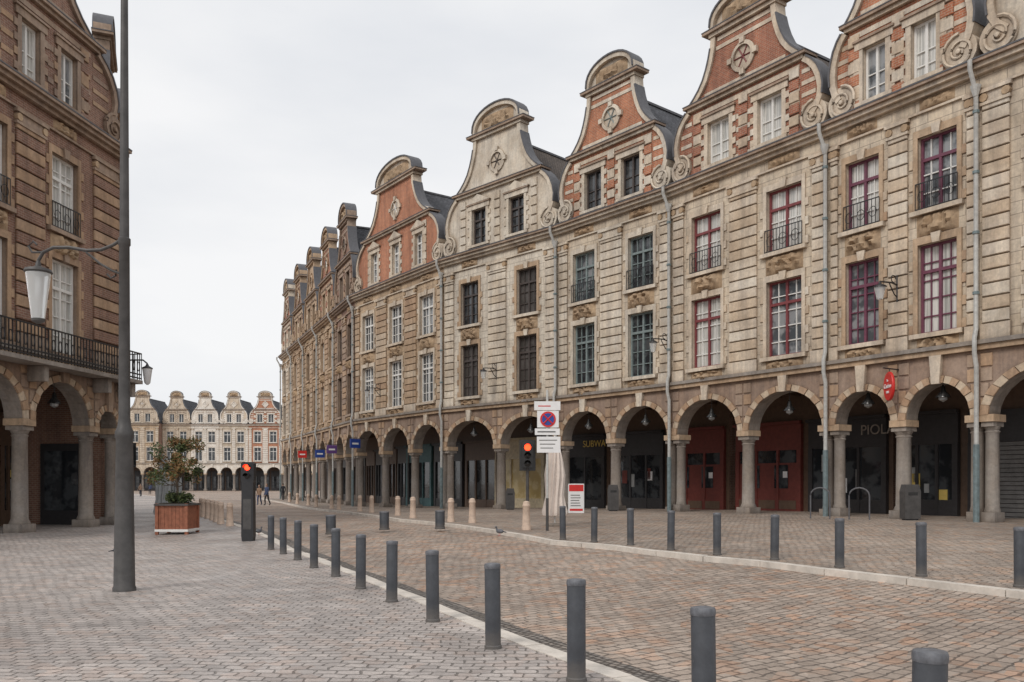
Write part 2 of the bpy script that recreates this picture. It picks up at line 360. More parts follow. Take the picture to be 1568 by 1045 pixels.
def house(name,PL,PR,o):
    M,W=frame(PL,PR); b=B(M); hi=o.get('hi',1)
    zb=min(g(*PL),g(*PR))-.12; ZS=6.25; ZC=o.get('zc',15.7)
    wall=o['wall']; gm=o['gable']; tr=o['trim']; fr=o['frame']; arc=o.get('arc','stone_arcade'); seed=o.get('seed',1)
    mun=o.get('mun')
    rr=random.Random(seed)
    def V(m): return rr.choice(VAR.get(m,[m])) if hi else m
    cols=o.get('cols') or [W*i/o['n'] for i in range(o['n']+1)]
    T=.7; SP=4.0
    allx=[0]+[c for c in cols if .01<c<W-.01]+[W]
    for i,(a,c) in enumerate(zip(allx,allx[1:])):
        m=.30; h0=(c-a)/2-m; cx=(a+c)/2; rise=min(1.55,max(.7,h0*1.05)); n=16 if hi else 10
        P=[(cx-h0*math.cos(math.pi*k/n),SP+rise*math.sin(math.pi*k/n)) for k in range(n+1)]
        pts=[(a,SP)]+P+[(c,SP)]
        for y in (0,T):
            for (xa,za),(xb,zb2) in zip(pts,pts[1:]):
                if xb-xa<1e-5: continue
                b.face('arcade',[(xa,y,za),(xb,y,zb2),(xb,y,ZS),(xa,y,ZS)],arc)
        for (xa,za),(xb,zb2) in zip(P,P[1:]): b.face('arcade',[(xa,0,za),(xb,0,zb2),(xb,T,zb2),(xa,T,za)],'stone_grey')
        rw=.34
        Q=[(cx-(h0+rw*.9)*math.cos(math.pi*k/n),SP+(rise+rw*.75)*math.sin(math.pi*k/n)) for k in range(n+1)]
        for k in range(n):
            pr=.045 if k%2 else .075
            a1,b1,c1,d1=P[k],P[k+1],Q[k+1],Q[k]
            mt='stone_cream2' if k%2 else o.get('vous','stone_tan2')
            if not hi: mt=tr
            quad=[a1,b1,c1,d1]; mx=sum(q[0] for q in quad)/4; mz=sum(q[1] for q in quad)/4
            quad=[(mx+(q[0]-mx)*.95,mz+(q[1]-mz)*.95) for q in quad]
            quad=[(min(max(q[0],a+.01),c-.01),q[1]) for q in quad]
            b.prism('arcade',quad,-pr,.02,mt)
        b.prism('arcade',[(cx-.14,SP+rise-.04),(cx+.14,SP+rise-.04),(cx+.22,ZS-.08),(cx-.22,ZS-.08)],-.16,.03,tr)
        if hi:
            for sgn,xe in ((1,a),(-1,c)):
                for q in range(4):
                    z=SP+.12+q*.5; e0=.30 if q<2 else .42
                    lo_,hi_=sorted((xe+sgn*.03,xe+sgn*e0)); b.block('arcade',lo_,hi_,-.04,.02,z,z+.44,rr.choice(['stone_tan2','stone_arcade','stone_brown']))
    for c in allx:
        if c<.01: x=.24
        elif c>W-.01: x=W-.24
        else: x=c
        hw=.24 if (c<.01 or c>W-.01) else .33
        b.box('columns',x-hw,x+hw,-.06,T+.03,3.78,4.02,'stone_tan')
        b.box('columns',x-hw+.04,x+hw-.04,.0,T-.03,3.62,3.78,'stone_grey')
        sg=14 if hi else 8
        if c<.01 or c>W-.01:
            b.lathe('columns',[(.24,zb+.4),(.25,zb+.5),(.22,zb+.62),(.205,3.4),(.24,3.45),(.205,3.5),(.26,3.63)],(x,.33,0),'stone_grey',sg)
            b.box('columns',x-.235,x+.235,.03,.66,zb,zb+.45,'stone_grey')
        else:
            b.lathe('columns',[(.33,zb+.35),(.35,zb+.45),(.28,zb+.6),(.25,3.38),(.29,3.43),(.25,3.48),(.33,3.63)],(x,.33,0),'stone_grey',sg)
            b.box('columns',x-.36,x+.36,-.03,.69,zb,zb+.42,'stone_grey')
    b.face('arcade',[(0,T,5.95),(W,T,5.95),(W,4.4,5.95),(0,4.4,5.95)],'plaster_ceiling')
    if hi:
        for k in range(int(W/1.1)): b.box('arcade',.5+k*1.1,.62+k*1.1,T+.01,4.4,5.78,5.94,'shop_brown')
    b.face('shopfronts',[(0,4.4,zb),(W,4.4,zb),(W,4.4,5.95),(0,4.4,5.95)],o.get('back','shop_brown'))
    if o.get('endwall'):
        b.box('shopfronts',W-.3,W-.02,T+.02,4.39,zb,5.94,'brick_brown')
        b.box('shopfronts',W-.36,W-.301,1.5,3.4,zb,3.4,'shop_dark'); b.box('shopfronts',W-.38,W-.361,1.7,3.2,.6,3.1,'glass_dark')
    shops=o.get('shops',['shop_dark']*8)
    for i,(a,c) in enumerate(zip(allx,allx[1:])):
        sm=shops[i%len(shops)]; a2=a+.2; c2=c-.2; y=4.2
        if c2-a2<.8: continue
        if sm=='shutter':
            b.box('shopfronts',a2,c2,y,4.39,3.3,4.5,'shop_dark'); b.box('shopfronts',a2,a2+.2,y-.03,4.39,zb,3.3,'shop_dark'); b.box('shopfronts',c2-.2,c2,y-.03,4.39,zb,3.3,'shop_dark')
            z=zb
            while z<3.25: b.box('shopfronts',a2+.2,c2-.2,y+.06,4.39,z+.012,z+.15,'shutter_grey'); b.box('shopfronts',a2+.2,c2-.2,y+.09,4.38,z-.005,z+.01,'shop_dark'); z+=.165
            continue
        b.box('shopfronts',a2,c2,y,4.39,3.3,4.5,sm)
        b.box('shopfronts',a2,a2+.22,y-.03,4.39,zb,3.3,sm); b.box('shopfronts',c2-.22,c2,y-.03,4.39,zb,3.3,sm)
        b.box('shopfronts',a2+.22,c2-.22,y,4.39,zb,zb+.75,sm)
        b.box('shopfronts',a2+.22,c2-.22,y+.08,y+.12,zb+.75,3.3,'glass_dark' if sm!='shop_cream' else 'glass_warm')
        for f in (.33,.66):
            xx=a2+(c2-a2)*f; b.box('shopfronts',xx-.06,xx+.06,y-.02,y+.12,zb,3.3,sm)
        b.box('shopfronts',a2-.05,c2+.05,y-.18,y+.02,4.5,4.64,sm)
        if sm=='shop_red':
            b.box('shopfronts',a2+.22,c2-.22,y+.03,y+.07,zb+.7,2.7,sm)
            for q in (.12,.55): b.box('shopfronts',a2+(c2-a2)*(q+.06),a2+(c2-a2)*(q+.26),y-.0,y+.05,1.5,2.6,'glass_dark')
            for q in (.05,.37,.68):
                b.box('shopfronts',a2+(c2-a2)*q,a2+(c2-a2)*(q+.25),y-.015,y+.01,zb+.25,zb+.65,'shop_brown')
            b.box('shopfronts',a2+(c2-a2)*.74,a2+(c2-a2)*.74+.25,y-.01,y+.02,2.0,2.3,'white_plastic')
        if sm in('shop_dark','shop_brown') and hi>1:
            for q in range(4):
                xq=a2+.3+rr.random()*(c2-a2-1.0); z_=1.0+rr.random()*1.3; b.box('shopfronts',xq,xq+.15+rr.random()*.3,y+.04,y+.075,z_,z_+.3+rr.random()*.6,rr.choice(['white_plastic','fabric_grey','gold_text','shutter_grey','fabric_grey','shop_red']))
    if hi>1:
        for i,(a,c) in enumerate(zip(allx,allx[1:])):
            x=(a+c)/2
            b.tube('hanging_lamps',[(x,.35,5.6),(x,.35,5.15)],.012,'iron',4)
            b.lathe('hanging_lamps',[(.02,5.18),(.07,5.12),(.10,4.95),(.24,4.78),(.25,4.74)],(x,.35,0),'lens_dark',10)
            b.lathe('hanging_lamps',[(.15,4.76),(.14,4.66),(.0,4.58)],(x,.35,0),'fabric_grey',8)
            b.box('ironwork',a+.3,c-.3,.34,.37,5.05-.9,5.08-.9,'iron') if o.get('tie') else None
    b.box('trim',0.003,W-.003,-.16,.05,ZS-.08,ZS+.1,'stone_tan' if hi else tr); b.box('trim',.003,W-.003,-.24,.05,ZS+.1,ZS+.24,'stone_grey')
    ww=o.get('ww',1.7); wx=o['wx']; wx=[q*W for q in wx]
    zw=o.get('zw',[(7.0,10.15),(11.35,13.95)])
    holes=[(x-ww/2,x+ww/2,z0,z1) for x in wx for z0,z1 in zw]
    wallholes(b,'walls',0,W,ZS+.0,ZC-.55,holes,wall,.28,tr)
    gls=o.get('gls',['glass_dark','glass_mid','glass_curtain'])
    sur=o.get('sur',tr)
    for x in wx:
        for k,(z0,z1) in enumerate(zw):
            window(b,x,ww,z0,z1,fr,rr.choice(gls),5 if z1-z0>2.8 else 4,grid=hi>0,mun=mun if (k or not o.get('mun1')) else None)
            b.box('trim',x-ww/2-.17,x-ww/2,-.05,.04,z0,z1,sur); b.box('trim',x+ww/2,x+ww/2+.17,-.05,.04,z0,z1,sur)
            b.box('trim',x-ww/2-.17,x+ww/2+.17,-.05,.04,z1,z1+.26,sur)
            b.prism('trim',[(x-.12,z1-.03),(x+.12,z1-.03),(x+.18,z1+.32),(x-.18,z1+.32)],-.13,.0,tr)
            b.box('trim',x-ww/2-.25,x+ww/2+.25,-.18,.04,z0-.16,z0,tr)
            if hi:
                for q in range(int((z1-z0)/.38)):
                    if q%2==0:
                        for sgn in (-1,1):
                            xa=x+sgn*(ww/2+.17); xb=xa+sgn*.16
                            b.block('trim',min(xa,xb),max(xa,xb),-.05,.03,z0+q*.38+.02,z0+q*.38+.34,V(sur),.012)
                hh=.5 if k==0 else .75
                b.relief('carvings',x-ww/2-.05,x+ww/2+.05,z0-.16-hh,z0-.165,0,.2,'stone_carved',seed+k+x)
                if o.get('iron') and k in o['iron']: grille(b,x,ww,z0)
    edges=[0]+[v for x in wx for v in (x-ww/2-.34,x+ww/2+.34)]+[W]
    piers=[(edges[i],edges[i+1]) for i in range(0,len(edges),2)]
    zt=ZC-1.25
    for (a,c) in piers:
        if c-a<.3: continue
        if a<.01: pa,pc=.10,min(c,max(.75,(c-a)*.75))
        elif c>W-.01: pa,pc=max(a,W-max(.75,(c-a)*.75)),W-.10
        else: mid=(a+c)/2; pw=min((c-a)*.46,.75); pa,pc=mid-pw,mid+pw
        z=ZS+.24; k=0; rh=.44
        b.box('trim',pa-.04,pc+.04,-.12,.03,ZS+.243,ZS+.75,tr)
        z=ZS+.79
        while z<zt-.3:
            mt=o.get('pil',tr)
            if o.get('pil2') and k%2: mt=o['pil2']
            if hi: b.block('pilasters',pa,pc,-.085,.03,z,z+rh-.045,V(mt),.024)
            else: b.box('pilasters',pa,pc,-.085,.03,z,z+rh-.065,mt)
            z+=rh; k+=1
        b.box('trim',pa-.05,pc+.05,-.13,.03,zt-.22,zt-.12,tr)
        b.box('trim',pa-.0,pc+.0,-.10,.03,zt-.12,zt+.18,tr)
        for xq in (pa+.08,pc-.08): b.lathe('trim',[(.0,-.16),(.14,-.15),(.15,.0)],(xq,0,zt+.02),'stone_carved',8,'y')
        b.box('trim',pa-.09,pc+.09,-.17,.03,zt+.18,zt+.3,tr)
    b.box('trim',.004,W-.004,-.09,.03,ZC-.93,ZC-.85,tr)
    b.box('walls',.004,W-.004,-.03,.03,ZC-.85,ZC-.42,wall)
    if hi:
        for x in wx: b.relief('carvings',x-ww*.45,x+ww*.45,ZC-.83,ZC-.45,-.03,.12,'stone_carved',seed+x*2)
    b.box('trim',.005,W-.005,-.22,.4,ZC-.42,ZC-.27,tr); b.box('trim',.005,W-.005,-.38,.4,ZC-.27,ZC-.12,tr)
    b.box('trim',.005,W-.005,-.50,.4,ZC-.12,ZC-.02,'stone_brown'); b.box('trim',.006,W-.006,-.52,.4,ZC-.02,ZC+.03,'lead')
    H=W/2; c0=W/2; GH=o.get('gh',7.8)/7.8
    def gz(h): return ZC+.03+h*GH
    if o.get('nogable'):
        b.face('roof',[(0,.1,ZC+.1),(W,.1,ZC+.1),(W,1.4,ZC+3),(0,1.4,ZC+3)],'slate'); b.face('roof',[(0,1.4,ZC+3),(W,1.4,ZC+3),(W,6,ZC+4.5),(0,6,ZC+4.5)],'slate')
        for xe in (0,W): b.face('roof',[(xe,.1,ZC+.1),(xe,1.4,ZC+3),(xe,6,ZC+4.5),(xe,11,ZC+.1)],'slate')
        for x in wx:
            b.box('roof',x-.8,x+.8,.1,1.3,ZC+.1,ZC+2.3,'frame_white'); b.box('roof',x-.5,x+.5,.06,.2,ZC+.4,ZC+2,'glass_dark'); b.box('roof',x-.95,x+.95,-.02,1.6,ZC+2.3,ZC+2.45,'slate')
    else:
        cw=.70*H
        gw=[q*W for q in o.get('gwx',(.335,.665))]; gww=min(1.25,.16*W) if len(gw)<3 else 1.0
        gh=[(x-gww/2,x+gww/2,gz(.35),gz(2.35)) for x in gw]
        wallholes(b,'gable',c0-cw,c0+cw,gz(0),gz(3.2),gh,gm,.28,tr)
        for x in gw:
            window(b,x,gww,gz(.35),gz(2.35),o.get('gframe',fr),rr.choice(gls),4,grid=hi>0,mun=mun)
            for sgn in (-1,1):
                xa=x+sgn*gww/2; xb=xa+sgn*.2; b.box('trim',min(xa,xb),max(xa,xb),-.05,.03,gz(.35),gz(2.35),tr)
                for q in range(4):
                    xa=x+sgn*(gww/2+.2); xb=xa+sgn*.18; z=gz(.4)+q*.5*GH
                    b.box('trim',min(xa,xb),max(xa,xb),-.05,.03,z,z+.26,V(tr))
            b.box('trim',x-gww/2-.32,x+gww/2+.32,-.08,.03,gz(2.35),gz(2.35)+.28,tr)
            b.box('trim',x-gww/2-.38,x+gww/2+.38,-.14,.03,gz(2.35)+.28,gz(2.35)+.36,'stone_brown')
            if o.get('ped'): b.prism('trim',[(x-gww/2-.45,gz(2.35)+.362),(x+gww/2+.45,gz(2.35)+.362),(x,gz(2.35)+.85)],-.15,.02,tr)
            b.box('trim',x-gww/2-.3,x+gww/2+.3,-.12,.03,gz(.35)-.14,gz(.35),tr)
        outl=[(.74,3.2),(.80,2.98),(.86,2.65),(.905,2.2),(.925,1.75),(.915,1.35),(.88,1.0),(.82,.72)]
        for sgn in (-1,1):
            X=lambda f:c0+sgn*f*H
            prof=[(X(.70),gz(3.2))]+[(X(f),gz(h)) for f,h in outl]+[(X(.86),gz(0)),(X(.70),gz(0))]
            b.prism('gable',prof,0,.5,gm)
            b.ribbon('trim',[(X(f),gz(h)) for f,h in outl],-.14,.53,.26,tr)
            b.ribbon('trim',[(X(f)+sgn*.13,gz(h)+.05) for f,h in outl[:6]],-.18,.56,.07,'lead')
            rs=min(.62,.115*W); cx=X(1)-sgn*(rs+.02); cz=gz(0)+rs+.0
            b.lathe('trim',[(rs*.98,-.10),(rs*.98,.5)],(cx,0,cz),tr,18,'y')
            sp=[]
            for k in range(34):
                t=k/33; an=math.pi*(.5)+sgn*t*math.pi*3.6; r=rs*(1-.82*t); sp.append((cx+r*math.cos(an),-.13,cz+r*math.sin(an)))
            b.tube('trim',sp,.065,tr,5,.035)
            b.lathe('trim',[(.0,-.22),(.08,-.2),(.11,-.1)],(cx,0,cz),tr,8,'y')
        if o.get('bands'):
            cuts=[(x-gww/2-.4,x+gww/2+.4) for x in gw]
            for h in (.15,.75,1.35,1.95,2.85):
                for a,c in subtract((c0-.68*H,c0+.68*H),cuts if .2<h<2.8 else []): b.box('trim',a,c,-.025,.02,gz(h),gz(h)+.2,V(tr))
            for sgn in (-1,1):
                for h in (1.1,1.6,2.1,2.6):
                    lo_,hi_=sorted((c0+sgn*.705*H,c0+sgn*(.86 if h<2.4 else .80)*H)); b.box('trim',lo_,hi_,-.025,.02,gz(h),gz(h)+.17,V(tr))
        for f in ((0,) if len(gw)==2 else ())+(-.62,.62):
            for q in range(6): b.block('pilasters',c0+f*H-.24,c0+f*H+.24,-.07,.03,gz(.05+q*.5),gz(.05+q*.5)+.42*GH,V(tr) if (q%2 or not o.get('bands')) else gm)
        b.box('trim',c0-.74*H,c0+.74*H,-.16,.52,gz(3.2)-.0,gz(3.2)+.14,tr); b.box('trim',c0-.78*H,c0+.78*H,-.28,.56,gz(3.2)+.14,gz(3.2)+.25,'stone_brown')
        b.box('trim',c0-.785*H,c0+.785*H,-.30,.58,gz(3.2)+.25,gz(3.2)+.29,'lead')
        up=[(.70,3.48),(.63,3.72),(.56,4.02),(.50,4.38),(.455,4.8),(.42,5.25),(.395,5.7),(.385,6.2)]
        prof=[(c0+f*H,gz(h)) for f,h in up]+[(c0-f*H,gz(h)) for f,h in reversed(up)]
        b.prism('gable',prof,0,.5,gm)
        for sgn in (-1,1):
            b.ribbon('trim',[(c0+sgn*f*H,gz(h)) for f,h in up],-.12,.53,.26,tr)
            b.ribbon('trim',[(c0+sgn*(f*H+.12),gz(h)+.04) for f,h in up[:7]],-.15,.56,.07,'lead')
        if o.get('bands'):
            for h,f in ((5.55,.36),(5.95,.34),(3.62,.52)): b.box('trim',c0-f*H,c0+f*H,-.03,.02,gz(h),gz(h)+.17,tr)
        zo=gz(4.65); ro=min(.48,.13*H+.05)
        b.lathe('trim',[(ro*1.36,.02),(ro*1.36,-.08),(ro,-.12),(ro,-.02)],(c0,0,zo),tr,20,'y')
        b.lathe('windows',[(ro,-.012),(ro*.02,-.014)],(c0,0,zo),'glass_dark',20,'y')
        for an in range(0,3):
            t=an*math.pi/3; b.tube('trim',[(c0-ro*math.cos(t),-.04,zo-ro*math.sin(t)),(c0+ro*math.cos(t),-.04,zo+ro*math.sin(t))],.03,fr,4)
        for an in range(0,4):
            t=an*math.pi/2; x=c0+ro*1.42*math.cos(t); z=zo+ro*1.42*math.sin(t); b.box('trim',x-.12,x+.12,-.15,.02,z-.12,z+.12,tr)
        b.box('trim',c0-.43*H,c0+.43*H,-.18,.55,gz(6.2),gz(6.2)+.16,tr); b.box('trim',c0-.50*H,c0+.50*H,-.30,.60,gz(6.2)+.16,gz(6.2)+.28,'stone_brown')
        b.box('trim',c0-.505*H,c0+.505*H,-.32,.62,gz(6.2)+.28,gz(6.2)+.32,'lead')
        zc=gz(6.2)+.32; ch=gz(7.8)-zc-.1; n=14
        arcp=[(c0+.40*H*math.cos(math.pi*k/n),zc+ch*math.sin(math.pi*k/n)**.8) for k in range(n+1)]
        b.prism('gable',arcp,0,.5,tr)
        b.ribbon('trim',arcp,-.2,.56,.24,tr)
        b.ribbon('trim',[(c0+(x-c0)*1.03,z+.13) for x,z in arcp],-.26,.6,.08,'lead')
        b.relief('carvings',c0-.28*H,c0+.28*H,zc+.02,zc+ch*.72,0,.16,'stone_carved',seed*3)
        rt=o.get('roof','slate'); zr=gz(6.15); ze=gz(.6)
        for xe in (.02,W-.02):
            b.face('roof_slopes',[(xe,.48,ze),(c0,.48,zr),(c0,13,zr),(xe,13,ze)],rt)
            b.face('roof_slopes',[(xe,.48,ZC+.02),(xe,.48,ze),(xe,13,ze),(xe,13,ZC+.02)],rt)
        b.face('roof_slopes',[(.02,13,ze),(c0,13,zr),(W-.02,13,ze)],rt)
        b.box('ridge',c0-.1,c0+.1,.5,13,zr-.03,zr+.09,'lead')
        if o.get('chim'):
            x=o['chim']*W; zq=gz(4.2)
            b.box('chimney',x-.5,x+.5,3,4.2,ZC,zq+1.4,gm); b.box('chimney',x-.6,x+.6,2.9,4.3,zq+1.4,zq+1.6,tr)
            for q in (-.25,.25): b.lathe('chimney',[(.12,0),(.1,.5)],(x+q,3.6,zq+1.6),'brick_orange',8)
    for x in (.012,W-.012): b.face('walls',[(x,.0,ZS),(x,13,ZS),(x,13,ZC+.1),(x,0,ZC+.1)],o.get('sidem','brick_brown'))
    b.face('walls',[(0,13,zb),(W,13,zb),(W,13,ZC+.1),(0,13,ZC+.1)],'brick_brown')
    for x in (.012,W-.012): b.face('walls',[(x,4.4,zb),(x,13,zb),(x,13,ZS),(x,4.4,ZS)],'brick_brown')
    for x in ([.0] if not o.get('nopipe') else []):
        b.tube('downpipe',[(x,-.62,ZC-.05),(x,-.62,ZC-.35),(x,-.24,ZC-1.0),(x,-.24,ZS+.6),(x,-.34,ZS+.3),(x,-.34,ZS-.2),(x,-.22,ZS-.6),(x,-.22,zb+2.6)],.075,'pipe_grey',8)
        b.tube('downpipe',[(x,-.22,zb+2.7),(x,-.22,zb+.1)],.10,'pipe_teal',8)
        b.lathe('downpipe',[(.08,ZC-1.15),(.17,ZC-.85),(.18,ZC-.8)],(x,-.26,0),'pipe_grey',8)
        for z in (2.6,8,10,12,14): b.lathe('downpipe',[(.11,0),(.11,.09)],(x,-.24 if z>6 else -.22,z),'pipe_teal',8)
    if o.get('balcony'):
        b.box('balcony',0,W+.05,-.95,.02,ZS-.35,ZS-.2,'stone_grey')
        for x in allx:
            xx=min(max(x,.2),W-.2); b.prism('balcony',[(xx-.12,ZS-.9),(xx+.12,ZS-.9),(xx+.12,ZS-.36),(xx-.12,ZS-.36)],-.7,.01,'stone_grey')
        y=-.9; z0=ZS-.18; z1=ZS+.92
        for z in (z0+.06,z1,z0+.22): b.box('balcony_railing',0,W+.03,y-.025,y+.025,z-.025,z+.025,'iron')
        k=0; x=.05
        while x<W:
            b.box('balcony_railing',x-.015,x+.015,y-.015,y+.015,z0,z1,'iron')
            if k%2==0: b.tube('balcony_railing',[(x+.09+.075*math.cos(t),y,z0+.55+.2*math.sin(t)) for t in [q*math.pi/5 for q in range(11)]],.02,'iron',4)
            x+=.18;k+=1
        for yy2 in [-.9+.18*q for q in range(6)]: b.box('balcony_railing',W+.025,W+.05,yy2-.012,yy2+.012,z0,z1,'iron')
        b.box('balcony_railing',W+.02,W+.06,-.9,0,z1-.02,z1+.02,'iron')
    e=b.finish(name)
    return e,M,W
# ---------------------------------------------------------------- main row on the right
PT=[(21.2,19.8),(15.57,28.26),(12.4,33.2),(7.6,40.2),(2.54,46.4),(-4.26,53.3),(-11.7,63.4)]
styles=[
 ('stone_gabled_house',dict(n=2,wx=(.25,.75),ww=1.8,wall='ashlar_cream',gable='stone_pale',trim='stone_cream',frame='frame_red',mun='frame_white',mun1=1,iron=(1,),seed=3,shops=['shutter'])),
 ('brick_gabled_house',dict(n=2,wx=(.25,.75),ww=1.42,wall='ashlar_cream',gable='brick_orange',trim='stone_cream',frame='frame_plum',mun='frame_white',mun1=1,iron=(1,),seed=4,bands=1,gframe='frame_white',sur='stone_tan',roof='roof_tile',gls=['glass_mid','glass_curtain','glass_dark'],shops=['shop_dark','shutter'])),
 ('brick_gabled_house',dict(n=2,wx=(.25,.75),ww=1.75,wall='ashlar_cream',gable='brick_red',trim='stone_cream',frame='frame_red',mun='frame_white',seed=5,bands=1,gframe='frame_white',iron=(1,),roof='roof_tile',gls=['glass_curtain','glass_mid','glass_curtain'],gh=7.5,shops=['shop_red','shop_dark'])),
 ('brick_gabled_house',dict(n=2,wx=(.25,.75),ww=1.65,wall='ashlar_cream',gable='brick_orange',trim='stone_pale',frame='frame_teal',iron=(1,),seed=6,bands=1,gframe='frame_brown',gls=['glass_mid','glass_dark'],shops=['shop_dark','shop_red'])),
 ('stone_gabled_house',dict(n=2,wx=(.25,.75),ww=1.6,wall='ashlar_pale',gable='stone_pale',trim='stone_pale',frame='frame_brown',seed=7,ped=1,gls=['glass_shutter','glass_dark'],sur='stone_tan',gh=8.3,roof='roof_tile',shops=['shop_cream','shop_dark'])),
 ('brick_gabled_house',dict(n=3,wx=(.17,.5,.83),ww=1.75,wall='ashlar_tan',gable='brick_orange',trim='stone_cream',frame='frame_white',seed=8,ped=1,gwx=(.25,.5,.75),gls=['glass_dark','glass_mid'],gh=8.2,pil='stone_tan',sur='stone_cream',shops=['shop_teal','shop_dark','shop_brown'])),
]
HM=[]
for i,(nm,o) in enumerate(styles):
    o['hi']=2 if i<5 else 1
    HM.append(house(nm,PT[i+1],PT[i],o))
a=Vector((-11.7,63.4)); d=(Vector((-25.4,94.0))-a)
fs=[('brick_brown','brick_brown','stone_brown',1),('ashlar_tan','brick_red','stone_tan',1),('ashlar_tan','stone_tan','stone_tan',0),('brick_buff','brick_brown','stone_tan',1),('ashlar_tan','brick_red','stone_cream',1)]
FH=[]
for i,(w,gm,t,bd) in enumerate(fs):
    p0=a+d*(i/5); p1=a+d*((i+1)/5)
    FH.append(house('brick_gabled_house' if 'brick' in gm else 'stone_gabled_house',tuple(p1),tuple(p0),dict(n=2,hi=1,wx=(.25,.75),ww=1.45,wall=w,gable=gm,trim=t,frame='frame_white' if i%2 else 'frame_brown',seed=20+i,bands=bd,gls=['glass_dark','glass_mid'],chim=.5,shops=['shop_brown','shop_dark'])))
# small projecting shop signs on the far row
for k,(hh,xf,mt,zz) in enumerate(((FH[0],.3,'sign_purple',4.4),(FH[1],.6,'sign_blue',4.2),(FH[2],.4,'sign_red',4.4),(HM[5],.12,'sign_blue',4.6))):
    b=B(hh[1]); x=hh[2]*xf
    b.tube('bracket',[(x,0,zz+.42),(x,-1.25,zz+.42)],.025,'iron',5)
    b.block('panel',x-.05,x+.05,-1.15,-.35,zz-.3,zz+.36,mt,.01); b.box('panel',x-.06,x+.06,-1.0,-.5,zz-.05,zz+.08,'white_plastic')
    b.finish('hanging_shop_sign')
# distant row
xs=[-98,-90.5,-82.8,-76,-69.3,-62.4,-54.4,-47]
ds=[('ashlar_tan','slate',1),('ashlar_tan','stone_cream',0),('ashlar_cream','stone_cream',0),('ashlar_white','stone_white',0),('ashlar_cream','stone_cream',0),('brick_orange','brick_orange',1),('ashlar_tan','brick_orange',1)]
for i,(w,gm,bd) in enumerate(ds):
    y0=201-(2 if i<2 else 0); tr='stone_white' if i in (3,5,4) else 'stone_cream'
    house('plaster_town_house' if i==0 else ('brick_gabled_house' if bd else 'stone_gabled_house'),(xs[i],y0),(xs[i+1]-.0,y0),dict(n=2,hi=0,wx=(.27,.73),ww=1.6,wall=w,gable=gm if gm!='slate' else w,trim=tr,frame='frame_white',seed=40+i,bands=bd,nogable=(i==0),zc=12.6 if i==0 else 15.7,zw=[(7,9.2),(10,11.4)] if i==0 else [(7.0,10.15),(11.35,13.95)],gls=['glass_dark'],vous='stone_cream',arc=tr,nopipe=1))
# left side
def LP(t): return (-17.3+.12*t,28.8+t)
LH=house('brick_gabled_house',LP(-6.25),LP(6.95),dict(cols=[3.8,7.6,11.4],n=4,hi=2,wx=(.142,.432,.722),ww=1.55,wall='brick_brown',gable='brick_brown',trim='stone_brown',frame='frame_white',seed=60,bands=1,gwx=(.22,.4,.58,.74),gls=['glass_curtain','glass_mid'],pil='stone_tan2',pil2='brick_brown',sur='stone_tan2',balcony=1,iron=(1,),nopipe=1,endwall=1,zw=[(6.6,10.1),(11.2,14.0)],shops=['shop_dark','shop_brown']))
p=Vector((-17.6,36.6)); q=Vector((-23.6,51.0))
for i in range(2):
    house('brick_gabled_house',tuple(p+(q-p)*i/2),tuple(p+(q-p)*(i+1)/2),dict(n=2,hi=1,wx=(.25,.75),ww=1.4,wall='brick_brown',gable='brick_brown',trim='stone_brown',frame='frame_white',seed=70+i,bands=1,chim=.2,sur='stone_brown',endwall=1))
# ---------------------------------------------------------------- ground
def sheet(name,rows,mat,smooth=True):
    me=bpy.data.meshes.new(name); v=[];f=[];k=len(rows[0])
    for r in rows: v+=r
    for i in range(len(rows)-1):
        for j in range(k-1): f.append((i*k+j,i*k+j+1,(i+1)*k+j+1,(i+1)*k+j))
    me.from_pydata(v,[],f); me.materials.append(MATS[mat])
    o=bpy.data.objects.new(name,me); COL.objects.link(o)
    for q in me.polygons: q.use_smooth=True
    return o
def axis(lo,hi,far):
    a=[lo-far]+[lo-far*.3]+[lo-20]+list(range(lo,hi+1))+[hi+20,hi+far*.3,hi+far]; return a
sheet('cobbled_road',[[(x,y,g(x,y)-.10) for x in axis(-40,35,900)] for y in axis(-6,95,1200)],'setts_road')
def densify(L,step=1.0):
    out=[]
    for a,c in zip(L,L[1:]):
        a=Vector(a);c=Vector(c);n=max(1,int((c-a).length/step))
        for k in range(n): out.append(a+(c-a)*k/n)
    out.append(Vector(L[-1])); return out
leftrow=[(2.12,4.33),(1.32,5.82),(.57,7.51),(-.2,9.0),(-1.0,10.73),(-1.77,12.5),(-2.5,14.04),(-3.3,15.9),(-4.08,17.5),(-4.87,19.3),(-5.63,20.9),(-6.33,22.3)]
KL=densify([(6.2,-4.0)]+[(x+.33,y+.08) for x,y in leftrow]+[(-7.5,26),(-11,33.5),(-15.2,42.4),(-19.5,52),(-34,88),(-52,120),(-90,190)])
DL=[0,.4,1,2,3,4,6,8,11,15,20,40,120]
sheet('plaza_pavement',[[(k.x-dd,k.y,g(k.x-dd,k.y)) for dd in DL] for k in KL],'setts_grey')
rightrow=[(7.6,12.7),(6.8,14.1),(5.98,15.5),(5.24,16.95),(4.36,18.05),(3.61,19.3),(2.89,20.7),(2.1,21.7),(1.36,22.7)]
KR=densify([(16,-1.5),(8.9,10.0)]+[(x-.22,y-.16) for x,y in rightrow]+[(.3,25),(-1.9,30.2),(-4.6,35.2),(-9.1,47.3),(-14.8,61.3),(-21.2,78.5),(-29,98)])
DR=[0,.4]+list(range(1,24))+[30,45,80]
sheet('arcade_pavement',[[(k.x+.783*dd,k.y+.622*dd,g(k.x+.783*dd,k.y+.622*dd)) for dd in DR] for k in KR],'setts_brown')
